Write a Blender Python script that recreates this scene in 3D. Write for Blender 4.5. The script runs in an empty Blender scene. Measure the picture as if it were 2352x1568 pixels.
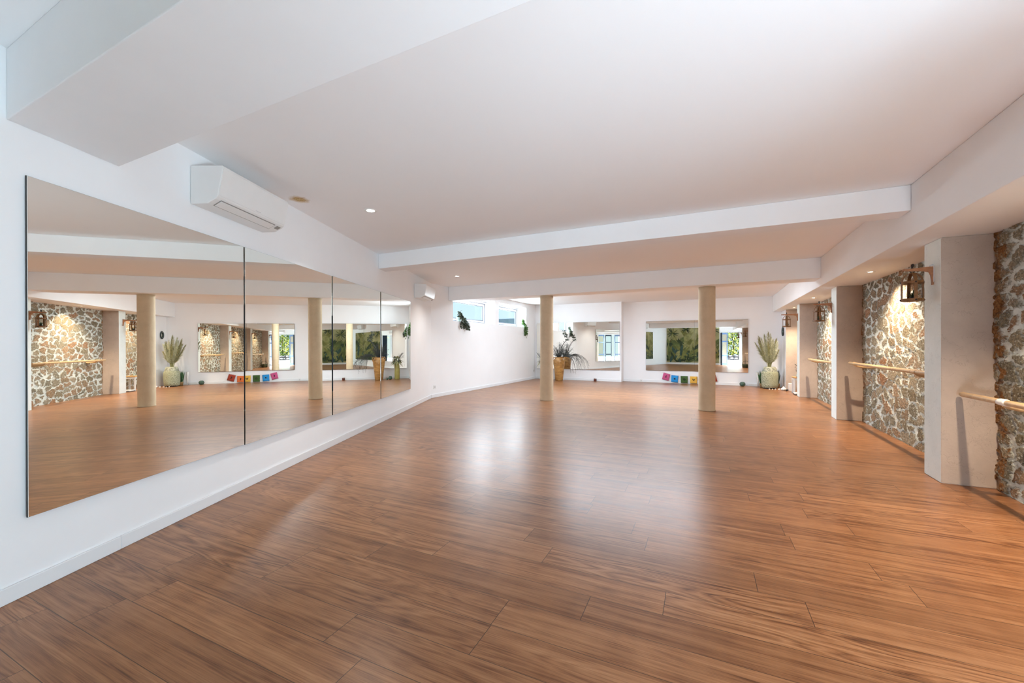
import bpy, bmesh, math, random
from mathutils import Vector, Matrix, Euler
random.seed(7)
PI = math.pi
R = math.radians
S = bpy.context.scene
COL = S.collection

# ------------------------------------------------------------------ helpers
class MB:
    """collects shapes; build() links them as ONE mesh object"""
    def __init__(self):
        self.v = []; self.f = []; self.m = []; self.s = []
    def add(self, vs, fs, mi=0, smooth=False):
        o = len(self.v)
        self.v += [tuple(p) for p in vs]
        for f in fs:
            self.f.append([i + o for i in f]); self.m.append(mi); self.s.append(smooth)
        return self
    def box(self, x0, x1, y0, y1, z0, z1, mi=0):
        vs = [(x0,y0,z0),(x1,y0,z0),(x1,y1,z0),(x0,y1,z0),(x0,y0,z1),(x1,y0,z1),(x1,y1,z1),(x0,y1,z1)]
        return self.add(vs, [(0,3,2,1),(4,5,6,7),(0,1,5,4),(1,2,6,5),(2,3,7,6),(3,0,4,7)], mi)
    def prism(self, poly, z0, z1, mi=0):
        n = len(poly)
        vs = [(p[0],p[1],z0) for p in poly] + [(p[0],p[1],z1) for p in poly]
        fs = [tuple(range(n-1,-1,-1)), tuple(range(n,2*n))] + [(i,(i+1)%n,n+(i+1)%n,n+i) for i in range(n)]
        return self.add(vs, fs, mi)
    def extr(self, poly, fn, a, b, mi=0):
        """poly of (p,q); fn(t,p,q) -> xyz; extruded from t=a to t=b"""
        n = len(poly)
        vs = [fn(a,*p) for p in poly] + [fn(b,*p) for p in poly]
        fs = [tuple(range(n-1,-1,-1)), tuple(range(n,2*n))] + [(i,(i+1)%n,n+(i+1)%n,n+i) for i in range(n)]
        return self.add(vs, fs, mi)
    def tube(self, pts, r, n=8, mi=0, cap=True):
        pts = [Vector(p) for p in pts]; k = len(pts)
        rs = r if isinstance(r, (list, tuple)) else [r]*k
        vs = []; up = Vector((0.12,0.31,1)).normalized(); side = None
        for i,p in enumerate(pts):
            d = (pts[min(i+1,k-1)] - pts[max(i-1,0)])
            if d.length < 1e-9: d = Vector((0,0,1))
            d.normalize()
            if side is None:
                a = up if abs(d.dot(up)) < .95 else Vector((1,0,0))
                side = d.cross(a).normalized()
            else:
                side = side - d*side.dot(d)
                side = side.normalized() if side.length > 1e-6 else d.cross(up).normalized()
            t = d.cross(side)
            for j in range(n):
                w = 2*PI*j/n
                vs.append(p + (side*math.cos(w) + t*math.sin(w))*rs[i])
        fs = [(i*n+j, i*n+(j+1)%n, (i+1)*n+(j+1)%n, (i+1)*n+j) for i in range(k-1) for j in range(n)]
        if cap: fs += [tuple(range(n-1,-1,-1)), tuple((k-1)*n+j for j in range(n))]
        return self.add(vs, fs, mi, True)
    def lathe(self, prof, n=32, cx=0, cy=0, mi=0, wob=None):
        vs = []
        for i,(r,z) in enumerate(prof):
            for j in range(n):
                a = 2*PI*j/n; rr = r*(wob(a,z) if wob else 1)
                vs.append((cx+rr*math.cos(a), cy+rr*math.sin(a), z))
        k = len(prof)
        fs = [(i*n+j, i*n+(j+1)%n, (i+1)*n+(j+1)%n, (i+1)*n+j) for i in range(k-1) for j in range(n)]
        fs += [tuple(range(n-1,-1,-1)), tuple((k-1)*n+j for j in range(n))]
        return self.add(vs, fs, mi, True)
    def sphere(self, c, r, n=16, mi=0, sz=1.0):
        prof = [(max(r*math.sin(PI*i/n),1e-4), c[2] - r*sz*math.cos(PI*i/n)) for i in range(n+1)]
        return self.lathe(prof, 2*n, c[0], c[1], mi)
    def leaf(self, base, d, length, width, mi=0, droop=0.2, n=4, nrm=(0,0,1), fold=0.15):
        base = Vector(base); d = Vector(d).normalized(); nr = Vector(nrm)
        side = d.cross(nr)
        side = side.normalized() if side.length > 1e-4 else d.cross(Vector((1,0.2,0))).normalized()
        up = side.cross(d).normalized()
        vs = []; fs = []
        for i in range(n+1):
            t = i/n
            p = base + d*length*t - Vector((0,0,1))*droop*length*t*t
            w = width*.5*(math.sin(PI*min(1,.08+.92*t))**.8 if t < 1 else 0.02)
            vs += [p - side*w + up*fold*w, p, p + side*w + up*fold*w]
            if i:
                a = 3*(i-1); b = 3*i
                fs += [(a,a+1,b+1,b),(a+1,a+2,b+2,b+1)]
        return self.add(vs, fs, mi, True)
    def build(self, name, mats, parent=None, loc=None, bevel=0, seg=2, rot=None):
        me = bpy.data.meshes.new(name)
        me.from_pydata(self.v, [], self.f)
        for m in (mats if isinstance(mats, (list,tuple)) else [mats]): me.materials.append(m)
        me.polygons.foreach_set('material_index', self.m)
        me.polygons.foreach_set('use_smooth', self.s)
        me.update()
        o = bpy.data.objects.new(name, me); COL.objects.link(o)
        if parent: o.parent = parent
        if loc: o.location = loc
        if rot: o.rotation_euler = rot
        if bevel:
            b = o.modifiers.new('bevel','BEVEL'); b.width = bevel; b.segments = seg; b.limit_method = 'ANGLE'
        return o

def tag(o, label, cat, group=None, kind=None):
    o['label'] = label; o['category'] = cat
    if group: o['group'] = group
    if kind: o['kind'] = kind
    return o
def thing(name, label, cat, loc=(0,0,0), rot=(0,0,0), group=None, kind=None):
    o = bpy.data.objects.new(name, None); COL.objects.link(o)
    o.location = loc; o.rotation_euler = rot; o.empty_display_size = .1
    return tag(o, label, cat, group, kind)
def copy_tree(o, parent=None):
    c = o.copy(); COL.objects.link(c)
    if parent: c.parent = parent
    for ch in list(o.children): copy_tree(ch, c)
    return c
def struct(o, label, cat):
    return tag(o, label, cat, None, 'structure')

# ------------------------------------------------------------------ materials
def newmat(name):
    m = bpy.data.materials.new(name); m.use_nodes = True
    nt = m.node_tree; nt.nodes.clear()
    out = nt.nodes.new('ShaderNodeOutputMaterial')
    p = nt.nodes.new('ShaderNodeBsdfPrincipled')
    nt.links.new(p.outputs[0], out.inputs[0])
    return m, nt, p, out
def N(nt, typ, **kw):
    n = nt.nodes.new('ShaderNode'+typ)
    for k,v in kw.items(): setattr(n, k, v)
    return n
def L(nt, a, b): nt.links.new(a, b)
def M(nt, op, a, b=None, c=None, clamp=False):
    n = N(nt, 'Math', operation=op, use_clamp=clamp)
    for i,x in enumerate((a,b,c)):
        if x is None: continue
        if isinstance(x,(int,float)): n.inputs[i].default_value = x
        else: L(nt, x, n.inputs[i])
    return n.outputs[0]
def noise(nt, vec, scale, detail=4, rough=.55, dist=0):
    n = N(nt,'TexNoise'); n.inputs['Scale'].default_value = scale; n.inputs['Detail'].default_value = detail
    n.inputs['Roughness'].default_value = rough; n.inputs['Distortion'].default_value = dist
    if vec is not None: L(nt, vec, n.inputs['Vector'])
    return n.outputs['Fac']
def ramp(nt, fac, stops):
    n = N(nt,'ValToRGB'); e = n.color_ramp.elements
    while len(e) < len(stops): e.new(.5)
    for i,(p,c) in enumerate(stops):
        e[i].position = p; e[i].color = (*c,1)
    L(nt, fac, n.inputs[0]); return n.outputs[0]
def mixc(nt, fac, a, b, typ='MIX'):
    n = N(nt,'Mix', data_type='RGBA', blend_type=typ)
    for k,x in ((0,fac),(6,a),(7,b)):
        if isinstance(x,(int,float)): n.inputs[k].default_value = x
        elif isinstance(x,tuple): n.inputs[k].default_value = (*x,1)
        else: L(nt, x, n.inputs[k])
    return n.outputs[2]
def xyz(nt, x, y, z=0.0):
    n = N(nt,'CombineXYZ')
    for i,v in enumerate((x,y,z)):
        if isinstance(v,(int,float)): n.inputs[i].default_value = v
        else: L(nt, v, n.inputs[i])
    return n.outputs[0]
def sep(nt, v):
    n = N(nt,'SeparateXYZ'); L(nt, v, n.inputs[0]); return n.outputs
def bump(nt, p, h, strength=.3, dist=.01):
    b = N(nt,'Bump'); b.inputs['Strength'].default_value = strength; b.inputs['Distance'].default_value = dist
    L(nt, h, b.inputs['Height']); L(nt, b.outputs[0], p.inputs['Normal'])
def objco(nt): return N(nt,'TexCoord').outputs['Object']

def plain(name, col, rough=.5, metal=0, var=.06, scale=14, bmp=0, spec=.5, emit=None, es=0):
    m, nt, p, out = newmat(name)
    co = objco(nt)
    f = noise(nt, co, scale, 5)
    a = tuple(max(0,c*(1-var)) for c in col); b = tuple(min(1,c*(1+var)) for c in col)
    L(nt, ramp(nt, f, [(.3,a),(.7,b)]), p.inputs['Base Color'])
    p.inputs['Roughness'].default_value = rough; p.inputs['Metallic'].default_value = metal
    p.inputs['Specular IOR Level'].default_value = spec
    if bmp: bump(nt, p, noise(nt, co, scale*5, 4), bmp, .004)
    if emit:
        p.inputs['Emission Color'].default_value = (*emit,1); p.inputs['Emission Strength'].default_value = es
    return m

wall_m = plain('white_wall_paint', (.92,.92,.925), .75, 0, .012, 2.5, .06, .3)
far_m = plain('white_far_wall_paint', (.92,.92,.93), .75, 0, .01, 2.5, .05, .3)
base_m = plain('white_baseboard_paint', (.84,.85,.86), .4, 0, .01, 4)
plastic_m = plain('white_plastic', (.82,.81,.79), .35, 0, .015, 6)
grille_m = plain('grey_plastic_vent', (.30,.28,.26), .6)
dark_m = plain('black_edge', (.02,.02,.02), .5)
frame_m = plain('white_window_frame', (.85,.85,.87), .3, 0, .01)
gasket_m = plain('grey_gasket', (.16,.16,.19), .5)
iron_m = plain('black_iron', (.025,.02,.018), .55, .3, .3, 30)
rust_m = plain('rusty_brown_strap', (.19,.08,.020), .55, .1, .35, 40, .2)
barwood_m = plain('ash_barre_wood', (.56,.38,.20), .35, 0, .15, 20)
bracketwood_m = plain('brown_bracket_wood', (.36,.15,.06), .5, 0, .25, 30)
leafdark_m = plain('dark_green_leaf', (.05,.085,.03), .5, 0, .4, 30)
leafgrey_m = plain('grey_green_leaf', (.09,.11,.075), .5, 0, .4, 30)
leaf_m = plain('green_leaf', (.09,.20,.035), .45, 0, .4, 30)
leafyel_m = plain('yellow_green_leaf', (.62,.66,.12), .45, 0, .4, 12)
potgreen_m = plain('pale_green_pot', (.55,.68,.62), .4, 0, .05)
twig_m = plain('dark_dry_twig', (.055,.06,.055), .8, 0, .4, 40)
palebark_m = plain('pale_bark_twig', (.20,.18,.12), .8, 0, .4, 40)
pampas_m = plain('pampas_plume', (.60,.62,.46), .9, 0, .25, 30)
pampasd_m = plain('olive_pampas_plume', (.33,.32,.15), .9, 0, .3, 30)
grass_m = plain('green_grass_blade', (.05,.13,.05), .5, 0, .4, 30)
grassdk_m = plain('dark_grass_blade', (.04,.06,.05), .6, 0, .4, 30)
browpot_m = plain('brown_clay_pot', (.28,.17,.07), .6, 0, .2, 20)
shell_m = plain('white_shell', (.85,.83,.78), .5, 0, .08, 40)
black_m = plain('black_plastic', (.015,.015,.018), .4)
greenglass_m = plain('dark_green_ceramic', (.05,.10,.075), .25, 0, .5, 60, .5)
red_m = plain('dark_red_candle_glass', (.11,.02,.012), .2, 0, .2)
wax_m = plain('white_wax', (.85,.82,.76), .5)
goldvase_m = plain('olive_gold_vase_glaze', (.36,.30,.08), .3, 0, .15, 10)
whitewood_m = plain('white_painted_wood', (.82,.81,.78), .45, 0, .03)
pinewood_m = plain('orange_pine_top', (.62,.35,.14), .4, 0, .15, 20)
whitepot_m = plain('white_flower', (.86,.84,.74), .6, 0, .06, 40)
blue_m = plain('blue_shutter_paint', (.20,.33,.60), .45, 0, .06)
navy_m = plain('navy_shutter_paint', (.03,.06,.11), .45, 0, .1)
cream_m = plain('cream_shutter_panel', (.60,.55,.40), .5, 0, .08)
basket_m = plain('dark_wicker', (.05,.055,.025), .8, 0, .5, 60, .6)
patio_m = plain('pale_patio_stone', (.70,.69,.70), .8, 0, .06, 5)
roof_m = plain('grey_roof_tile', (.20,.26,.30), .7, 0, .1)
treefar_m = plain('hazy_green_tree', (.40,.58,.46), .8, 0, .25, 2)
string_m = plain('pale_string', (.72,.72,.70), .8)
ink_m = plain('dark_print_ink', (.03,.02,.02), .7)
plug_m = plain('outlet_grey', (.62,.62,.62), .4)

def mirror_mat():
    m, nt, p, out = newmat('silvered_mirror_glass')
    p.inputs['Base Color'].default_value = (.95,.955,.90,1)
    p.inputs['Metallic'].default_value = 1; p.inputs['Roughness'].default_value = 0
    return m
mirror_m = mirror_mat()
def glass_mat():
    m, nt, p, out = newmat('window_glass')
    nt.nodes.remove(p)
    tr = N(nt,'BsdfTransparent'); tr.inputs[0].default_value = (.95,.985,.99,1)
    gl = N(nt,'BsdfGlossy'); gl.inputs['Roughness'].default_value = 0.0
    mx = N(nt,'MixShader'); fr = N(nt,'LayerWeight'); fr.inputs['Blend'].default_value = .5
    L(nt, M(nt,'MULTIPLY', M(nt,'POWER', fr.outputs['Facing'], 4.), .35), mx.inputs[0]); L(nt, tr.outputs[0], mx.inputs[1]); L(nt, gl.outputs[0], mx.inputs[2])
    L(nt, mx.outputs[0], out.inputs[0])
    return m
glass_m = glass_mat()

def ceiling_mat():
    m, nt, p, out = newmat('white_ceiling_paint')
    co = objco(nt); s = sep(nt, co)
    # brown water stain left around a removed fitting
    dx = M(nt,'SUBTRACT', s[0], -3.665); dy = M(nt,'SUBTRACT', s[1], 2.725)
    r = M(nt,'SQRT', M(nt,'ADD', M(nt,'MULTIPLY',dx,dx), M(nt,'MULTIPLY',dy,dy)))
    n1 = noise(nt, co, 17, 6, .7)
    rr = M(nt,'ADD', r, M(nt,'MULTIPLY', M(nt,'SUBTRACT', n1, .5), .11))
    k = M(nt,'SUBTRACT', 1, M(nt,'DIVIDE', M(nt,'SUBTRACT', rr, .045), .06), clamp=True)
    n2 = noise(nt, co, 70, 5, .7)
    st = ramp(nt, n2, [(.35,(.38,.23,.07)),(.62,(.72,.55,.30))])
    c0 = ramp(nt, noise(nt, co, 1.5, 3), [(.3,(.935,.93,.93)),(.7,(.945,.94,.94))])
    L(nt, mixc(nt, k, c0, st), p.inputs['Base Color'])
    p.inputs['Roughness'].default_value = .85; p.inputs['Specular IOR Level'].default_value = .2
    return m
ceil_m = ceiling_mat()

def plaster_mat(name, c0, c1, spots=.5, cracks=True):
    m, nt, p, out = newmat(name)
    co = objco(nt)
    f = noise(nt, co, 5, 8, .65)
    base = ramp(nt, f, [(.3,c0),(.7,c1)])
    # fine dark specks and hairline cracks of trowelled lime plaster
    v = N(nt,'TexVoronoi'); v.inputs['Scale'].default_value = 26; L(nt, co, v.inputs['Vector'])
    sp = M(nt,'LESS_THAN', M(nt,'ADD', v.outputs['Distance'], M(nt,'MULTIPLY', noise(nt,co,9,2), .14)), .105)
    cr = M(nt,'LESS_THAN', M(nt,'ABSOLUTE', M(nt,'SUBTRACT', noise(nt, co, 3.2, 9, .62), .5)), .0022)
    k = M(nt,'MULTIPLY', M(nt,'MAXIMUM', sp, cr) if cracks else sp, spots)
    L(nt, mixc(nt, k, base, tuple(c*.55 for c in c0)), p.inputs['Base Color'])
    p.inputs['Roughness'].default_value = .85; p.inputs['Specular IOR Level'].default_value = .25
    bump(nt, p, noise(nt, co, 38, 8, .7), .35, .006)
    return m
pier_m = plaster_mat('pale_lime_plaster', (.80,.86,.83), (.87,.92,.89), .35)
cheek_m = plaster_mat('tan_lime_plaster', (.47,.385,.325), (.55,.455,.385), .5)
column_m = plaster_mat('tan_concrete_column', (.56,.445,.305), (.66,.535,.375), .5, False)

def floor_mat():
    m, nt, p, out = newmat('oak_laminate_planks')
    co = objco(nt)
    mp = N(nt,'Mapping'); mp.inputs['Rotation'].default_value = (0,0,R(-1.25)); L(nt, co, mp.inputs['Vector'])
    s = sep(nt, mp.outputs[0]); u, v = s[0], s[1]
    W, LN, V0 = .195, 1.29, 1.2388
    vv = M(nt,'DIVIDE', M(nt,'SUBTRACT', v, V0), W)
    row = M(nt,'FLOOR', vv); fv = M(nt,'FRACT', vv)
    wn = N(nt,'TexWhiteNoise', noise_dimensions='1D'); L(nt, M(nt,'ADD',row,.37), wn.inputs['W'])
    uu = M(nt,'ADD', M(nt,'DIVIDE', u, LN), M(nt,'MULTIPLY', wn.outputs['Value'], 7.3))
    colu = M(nt,'FLOOR', uu); fu = M(nt,'FRACT', uu)
    w2 = N(nt,'TexWhiteNoise', noise_dimensions='2D'); L(nt, xyz(nt, M(nt,'ADD',row,.2), M(nt,'ADD',colu,.6)), w2.inputs['Vector'])
    idv = w2.outputs['Value']; idc = sep(nt, w2.outputs['Color'])
    # grain coordinates shifted per plank
    gu = M(nt,'ADD', u, M(nt,'MULTIPLY', idv, 53.)); gv = M(nt,'ADD', v, M(nt,'MULTIPLY', idc[0], 31.))
    low = noise(nt, xyz(nt, M(nt,'MULTIPLY',gu,.75), M(nt,'MULTIPLY',gv,6.5)), 1.0, 2.0, .4, .15)
    rings = M(nt,'ABSOLUTE', M(nt,'SUBTRACT', M(nt,'FRACT', M(nt,'MULTIPLY', low, 16.)), .5))   # 0..0.5
    rings = M(nt,'MULTIPLY', rings, 2.)
    fine = noise(nt, xyz(nt, M(nt,'MULTIPLY',gu,3.), M(nt,'MULTIPLY',gv,190.)), 1.0, 5, .65)
    mid = noise(nt, xyz(nt, M(nt,'MULTIPLY',gu,.8), M(nt,'MULTIPLY',gv,20.)), 1.0, 6, .66, .15)
    cross = noise(nt, xyz(nt, M(nt,'MULTIPLY',gu,9.), M(nt,'MULTIPLY',gv,4.)), 1.0, 3, .5)
    g = M(nt,'ADD', M(nt,'ADD', M(nt,'MULTIPLY', M(nt,'SUBTRACT',rings,.5), M(nt,'MULTIPLY', M(nt,'POWER',idc[2],1.4), .14)), M(nt,'ADD', .075, M(nt,'MULTIPLY',fine,.34))),
          M(nt,'ADD', M(nt,'MULTIPLY',mid,.42), M(nt,'MULTIPLY',cross,.09)))
    col = ramp(nt, g, [(.36,(.085,.030,.010)),(.435,(.205,.082,.031)),(.515,(.335,.152,.064)),(.63,(.45,.232,.112))])
    # per-plank tone
    tone = mixc(nt, idc[1], (.86,.83,.80), (1.10,1.10,1.10))
    col = mixc(nt, 1.0, col, tone, 'MULTIPLY')
    # knots: small dark ovals, few
    vk = N(nt,'TexVoronoi'); vk.inputs['Scale'].default_value = 1.0
    L(nt, xyz(nt, M(nt,'MULTIPLY',gu,1.7), M(nt,'MULTIPLY',gv,6.5)), vk.inputs['Vector'])
    kn = M(nt,'SUBTRACT', 1, M(nt,'DIVIDE', M(nt,'ADD', vk.outputs['Distance'], M(nt,'MULTIPLY', M(nt,'SUBTRACT',cross,.5), .16)), .17), clamp=True)
    col = mixc(nt, M(nt,'MULTIPLY',kn,.55), col, (.12,.05,.022))
    # joints
    dv = M(nt,'MULTIPLY', M(nt,'MINIMUM', fv, M(nt,'SUBTRACT',1,fv)), W)
    du = M(nt,'MULTIPLY', M(nt,'MINIMUM', fu, M(nt,'SUBTRACT',1,fu)), LN)
    gv1 = M(nt,'LESS_THAN', dv, .0016); gu1 = M(nt,'LESS_THAN', du, .0016)
    gap = M(nt,'MAXIMUM', M(nt,'MULTIPLY',gv1,.8), M(nt,'MULTIPLY',gu1,.9))
    col = mixc(nt, gap, col, (.05,.025,.012))
    L(nt, col, p.inputs['Base Color'])
    rg = M(nt,'ADD', .31, M(nt,'MULTIPLY', M(nt,'SUBTRACT', mid, .5), .14))
    L(nt, rg, p.inputs['Roughness'])
    p.inputs['Specular IOR Level'].default_value = .42
    h = M(nt,'SUBTRACT', M(nt,'MULTIPLY', fine, .10), M(nt,'MULTIPLY', gap, .6))
    bump(nt, p, h, .25, .003)
    return m
floor_m = floor_mat()

def stone_mat():
    m, nt, p, out = newmat('rubble_stone_and_lime_mortar')
    co = objco(nt); s = sep(nt, co)
    geo = N(nt,'ObjectInfo')
    off = M(nt,'MULTIPLY', geo.outputs['Random'], 40.)
    y, z = s[1], s[2]
    P0 = xyz(nt, M(nt,'ADD',y,off), z, 0)
    wx = M(nt,'MULTIPLY', M(nt,'SUBTRACT', noise(nt, P0, 5.0, 4, .6), .5), .26)
    wz = M(nt,'MULTIPLY', M(nt,'SUBTRACT', noise(nt, xyz(nt, M(nt,'ADD',M(nt,'ADD',y,off),9.3), z), 4.6, 4, .6), .5), .20)
    a = M(nt,'DIVIDE', M(nt,'ADD', M(nt,'ADD',y,off), wx), .215)
    b = M(nt,'DIVIDE', M(nt,'ADD', z, wz), .138)
    Q = xyz(nt, a, b, 0)
    def vor(feature):
        v = N(nt,'TexVoronoi', voronoi_dimensions='2D', feature=feature); v.inputs['Scale'].default_value = 1.0
        v.inputs['Randomness'].default_value = .88; L(nt, Q, v.inputs['Vector']); return v
    ve = vor('DISTANCE_TO_EDGE'); vc = vor('F1')
    cc = sep(nt, vc.outputs['Color'])
    rgh = noise(nt, P0, 26, 7, .7)
    n12 = noise(nt, P0, 11, 4, .6)
    e = M(nt,'ADD', ve.outputs['Distance'], M(nt,'ADD', M(nt,'MULTIPLY', M(nt,'SUBTRACT', rgh, .5), .42), M(nt,'MULTIPLY', M(nt,'SUBTRACT', n12, .5), .50)))
    th = M(nt,'ADD', -.01, M(nt,'MULTIPLY', cc[2], .15))          # joint half-width differs per stone
    mask = M(nt,'DIVIDE', M(nt,'SUBTRACT', e, th), .09, clamp=True)
    fl_ = M(nt,'DIVIDE', M(nt,'SUBTRACT', noise(nt, xyz(nt, M(nt,'MULTIPLY',M(nt,'ADD',y,off),1.0), M(nt,'MULTIPLY',z,1.5)), 30, 8, .72), .555), .07, clamp=True)
    maskc = M(nt,'MULTIPLY', mask, M(nt,'SUBTRACT', 1, M(nt,'MULTIPLY', fl_, .75)))
    sc = ramp(nt, M(nt,'ADD', M(nt,'MULTIPLY',cc[0],.8), M(nt,'MULTIPLY',noise(nt,P0,7,4,.6),.22)), [(0,(.12,.11,.08)),(.18,(.20,.185,.14)),(.36,(.31,.27,.20)),(.50,(.17,.145,.095)),(.64,(.30,.20,.125)),(.78,(.25,.24,.19)),(.92,(.30,.15,.07)),(1,(.40,.37,.32))])
    d1 = noise(nt, P0, 46, 8, .75)
    det = ramp(nt, d1, [(.34,(.20,.18,.16)),(.48,(.85,.83,.80)),(.62,(1.6,1.52,1.4))])
    sc = mixc(nt, 1.0, sc, det, 'MULTIPLY')
    lich = M(nt,'MULTIPLY', M(nt,'SUBTRACT', noise(nt, P0, 9, 6, .7), .52), 6., clamp=True)
    sc = mixc(nt, M(nt,'MULTIPLY',lich,.35), sc, (.36,.27,.17))
    mc = ramp(nt, noise(nt, P0, 14, 6, .6), [(.3,(.58,.62,.57)),(.6,(.78,.82,.78))])
    col = mixc(nt, maskc, mc, sc)
    # ochre mud plaster left along the jamb at the end of the bay (y = 0)
    bw_ = M(nt,'DIVIDE', geo.outputs['Object Index'], 100.)
    ej = M(nt,'ADD', y, M(nt,'MULTIPLY', bw_, M(nt,'ADD', .45, M(nt,'MULTIPLY', M(nt,'SUBTRACT', noise(nt, P0, 6, 6, .65), .5), 3.2))))
    jm = M(nt,'DIVIDE', ej, .04, clamp=True)
    jm = M(nt,'MULTIPLY', jm, M(nt,'SUBTRACT', 1.0, M(nt,'MULTIPLY', M(nt,'SUBTRACT',1,maskc), .15)), clamp=True)
    oc = ramp(nt, d1, [(.32,(.05,.022,.010)),(.48,(.22,.095,.03)),(.68,(.45,.25,.11))])
    col = mixc(nt, jm, col, oc)
    L(nt, col, p.inputs['Base Color'])
    p.inputs['Roughness'].default_value = .9; p.inputs['Specular IOR Level'].default_value = .2
    h = M(nt,'ADD', M(nt,'MULTIPLY', mask, .016), M(nt,'ADD', M(nt,'MULTIPLY', rgh, .011), M(nt,'MULTIPLY', d1, .004)))
    h = M(nt,'ADD', h, M(nt,'MULTIPLY', cc[1], .010))
    dn = N(nt,'Displacement'); dn.inputs['Midlevel'].default_value = 0; dn.inputs['Scale'].default_value = 1.0
    L(nt, h, dn.inputs['Height']); L(nt, dn.outputs[0], out.inputs['Displacement'])
    m.displacement_method = 'BOTH'
    return m
stone_m = stone_mat()

def urn_mat():
    m, nt, p, out = newmat('ochre_glazed_earthenware')
    co = objco(nt); s = sep(nt, co)
    f = noise(nt, xyz(nt, M(nt,'MULTIPLY',s[0],5.), M(nt,'MULTIPLY',s[1],5.), M(nt,'MULTIPLY',s[2],14.)), 1.0, 6, .65)
    L(nt, ramp(nt, f, [(.3,(.20,.085,.02)),(.5,(.42,.21,.06)),(.72,(.58,.33,.11))]), p.inputs['Base Color'])
    p.inputs['Roughness'].default_value = .28
    return m
urn_m = urn_mat()
def knit_mat():
    m, nt, p, out = newmat('woven_pale_green_cover')
    co = objco(nt); s = sep(nt, co)
    w = N(nt,'TexWave', wave_type='BANDS', bands_direction='DIAGONAL'); w.inputs['Scale'].default_value = 22
    w.inputs['Distortion'].default_value = 11; w.inputs['Detail'].default_value = 4; L(nt, co, w.inputs['Vector'])
    f = M(nt,'ADD', M(nt,'MULTIPLY',w.outputs['Fac'],.40), M(nt,'MULTIPLY',noise(nt,co,55,5),.60))
    L(nt, ramp(nt, f, [(.30,(.17,.18,.10)),(.5,(.36,.38,.25)),(.70,(.54,.56,.42))]), p.inputs['Base Color'])
    p.inputs['Roughness'].default_value = .9; bump(nt, p, f, .6, .01)
    return m
knit_m = knit_mat()
def flagmat(name, c):
    return plain(name, c, .8, 0, .12, 30)

# ------------------------------------------------------------------ measured layout (metres, camera foot at origin)
ZC = 2.68                      # ceiling
ZB = 2.215                     # soffit of the long bulkhead
A = Vector((-3.055, .693)); aL = R(21.88)
w = Vector((-math.sin(aL), math.cos(aL))); nL = Vector((math.cos(aL), math.sin(aL)))
def LW(s, d=0, z=0):
    p = A + w*s + nL*d
    return Vector((p.x, p.y, z))
YB = -.90                      # back wall
sB = (YB - A.y)/w.y            # left wall meets back wall
P0 = LW(sB); P1 = LW(7.66); P2 = Vector((-5.85, 13.95, 0))
YA, YF, XS = 13.95, 14.30, -2.74   # far wall left part, right part, step

# ------------------------------------------------------------------ room shell
fl = MB().box(-6.6, 2.75, -1.15, 14.6, -.12, 0).build('floor', floor_m)
struct(fl, 'reddish brown wood plank floor running through the whole studio', 'floor')
ce = MB().box(-6.6, 2.75, -1.15, 14.6, ZC, ZC+.2).build('ceiling', ceil_m)
struct(ce, 'flat white ceiling with a brown stain near the left wall', 'ceiling')

def off_wall(a, b, t, z0, z1):  # prism on the outer (left) side of a->b
    d = (b-a).normalized(); n = Vector((-d.y, d.x, 0))
    return [(a.x,a.y),(b.x,b.y),((b+n*t).x,(b+n*t).y),((a+n*t).x,(a+n*t).y)]
poly = off_wall(Vector((P0.x,P0.y,0)) - Vector((w.x,w.y,0))*.25, Vector((P1.x,P1.y,0)), .3, 0, ZC)
wl = MB().prism(poly, 0, ZC).build('wall_left', wall_m)
struct(wl, 'long white wall on the left behind the big mirror panels', 'wall')

# window wall: local u along P1->P2, openings
WT = .42
ud = (Vector((P2.x,P2.y,0)) - Vector((P1.x,P1.y,0))); UL = ud.length; ud.normalize(); un = Vector((-ud.y, ud.x, 0))
def WW(u, t, z):   # t = depth outward
    p = Vector((P1.x,P1.y,0)) + ud*u + un*t
    return (p.x, p.y, z)
OPEN = [(.90, 3.09), (3.325, 5.345)]
ZW0, ZW1 = 1.85, 2.53
def pierced(us, zs, solid, fn, t0, t1):
    mb = MB(); nu, nz = len(us)-1, len(zs)-1
    def S_(i,j): return 0 <= i < nu and 0 <= j < nz and solid(i,j)
    for i in range(nu):
        for j in range(nz):
            if not solid(i,j): continue
            a,b,c,d = us[i],us[i+1],zs[j],zs[j+1]
            mb.add([fn(a,t0,c),fn(b,t0,c),fn(b,t0,d),fn(a,t0,d)],[(0,1,2,3)])
            mb.add([fn(a,t1,c),fn(b,t1,c),fn(b,t1,d),fn(a,t1,d)],[(3,2,1,0)])
            if not S_(i-1,j): mb.add([fn(a,t0,c),fn(a,t0,d),fn(a,t1,d),fn(a,t1,c)],[(0,1,2,3)])
            if not S_(i+1,j): mb.add([fn(b,t0,c),fn(b,t1,c),fn(b,t1,d),fn(b,t0,d)],[(0,1,2,3)])
            if not S_(i,j-1): mb.add([fn(a,t0,c),fn(a,t1,c),fn(b,t1,c),fn(b,t0,c)],[(0,1,2,3)])
            if not S_(i,j+1): mb.add([fn(a,t0,d),fn(b,t0,d),fn(b,t1,d),fn(a,t1,d)],[(0,1,2,3)])
    return mb
us = [-.12, OPEN[0][0], OPEN[0][1], OPEN[1][0], OPEN[1][1], UL+.4]
ww = pierced(us, [0, ZW0, ZW1, ZC], lambda i,j: not (j == 1 and i in (1,3)), WW, 0, WT).build('wall_window_side', wall_m)
struct(ww, 'white wall under two high windows at the far left', 'wall')

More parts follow.
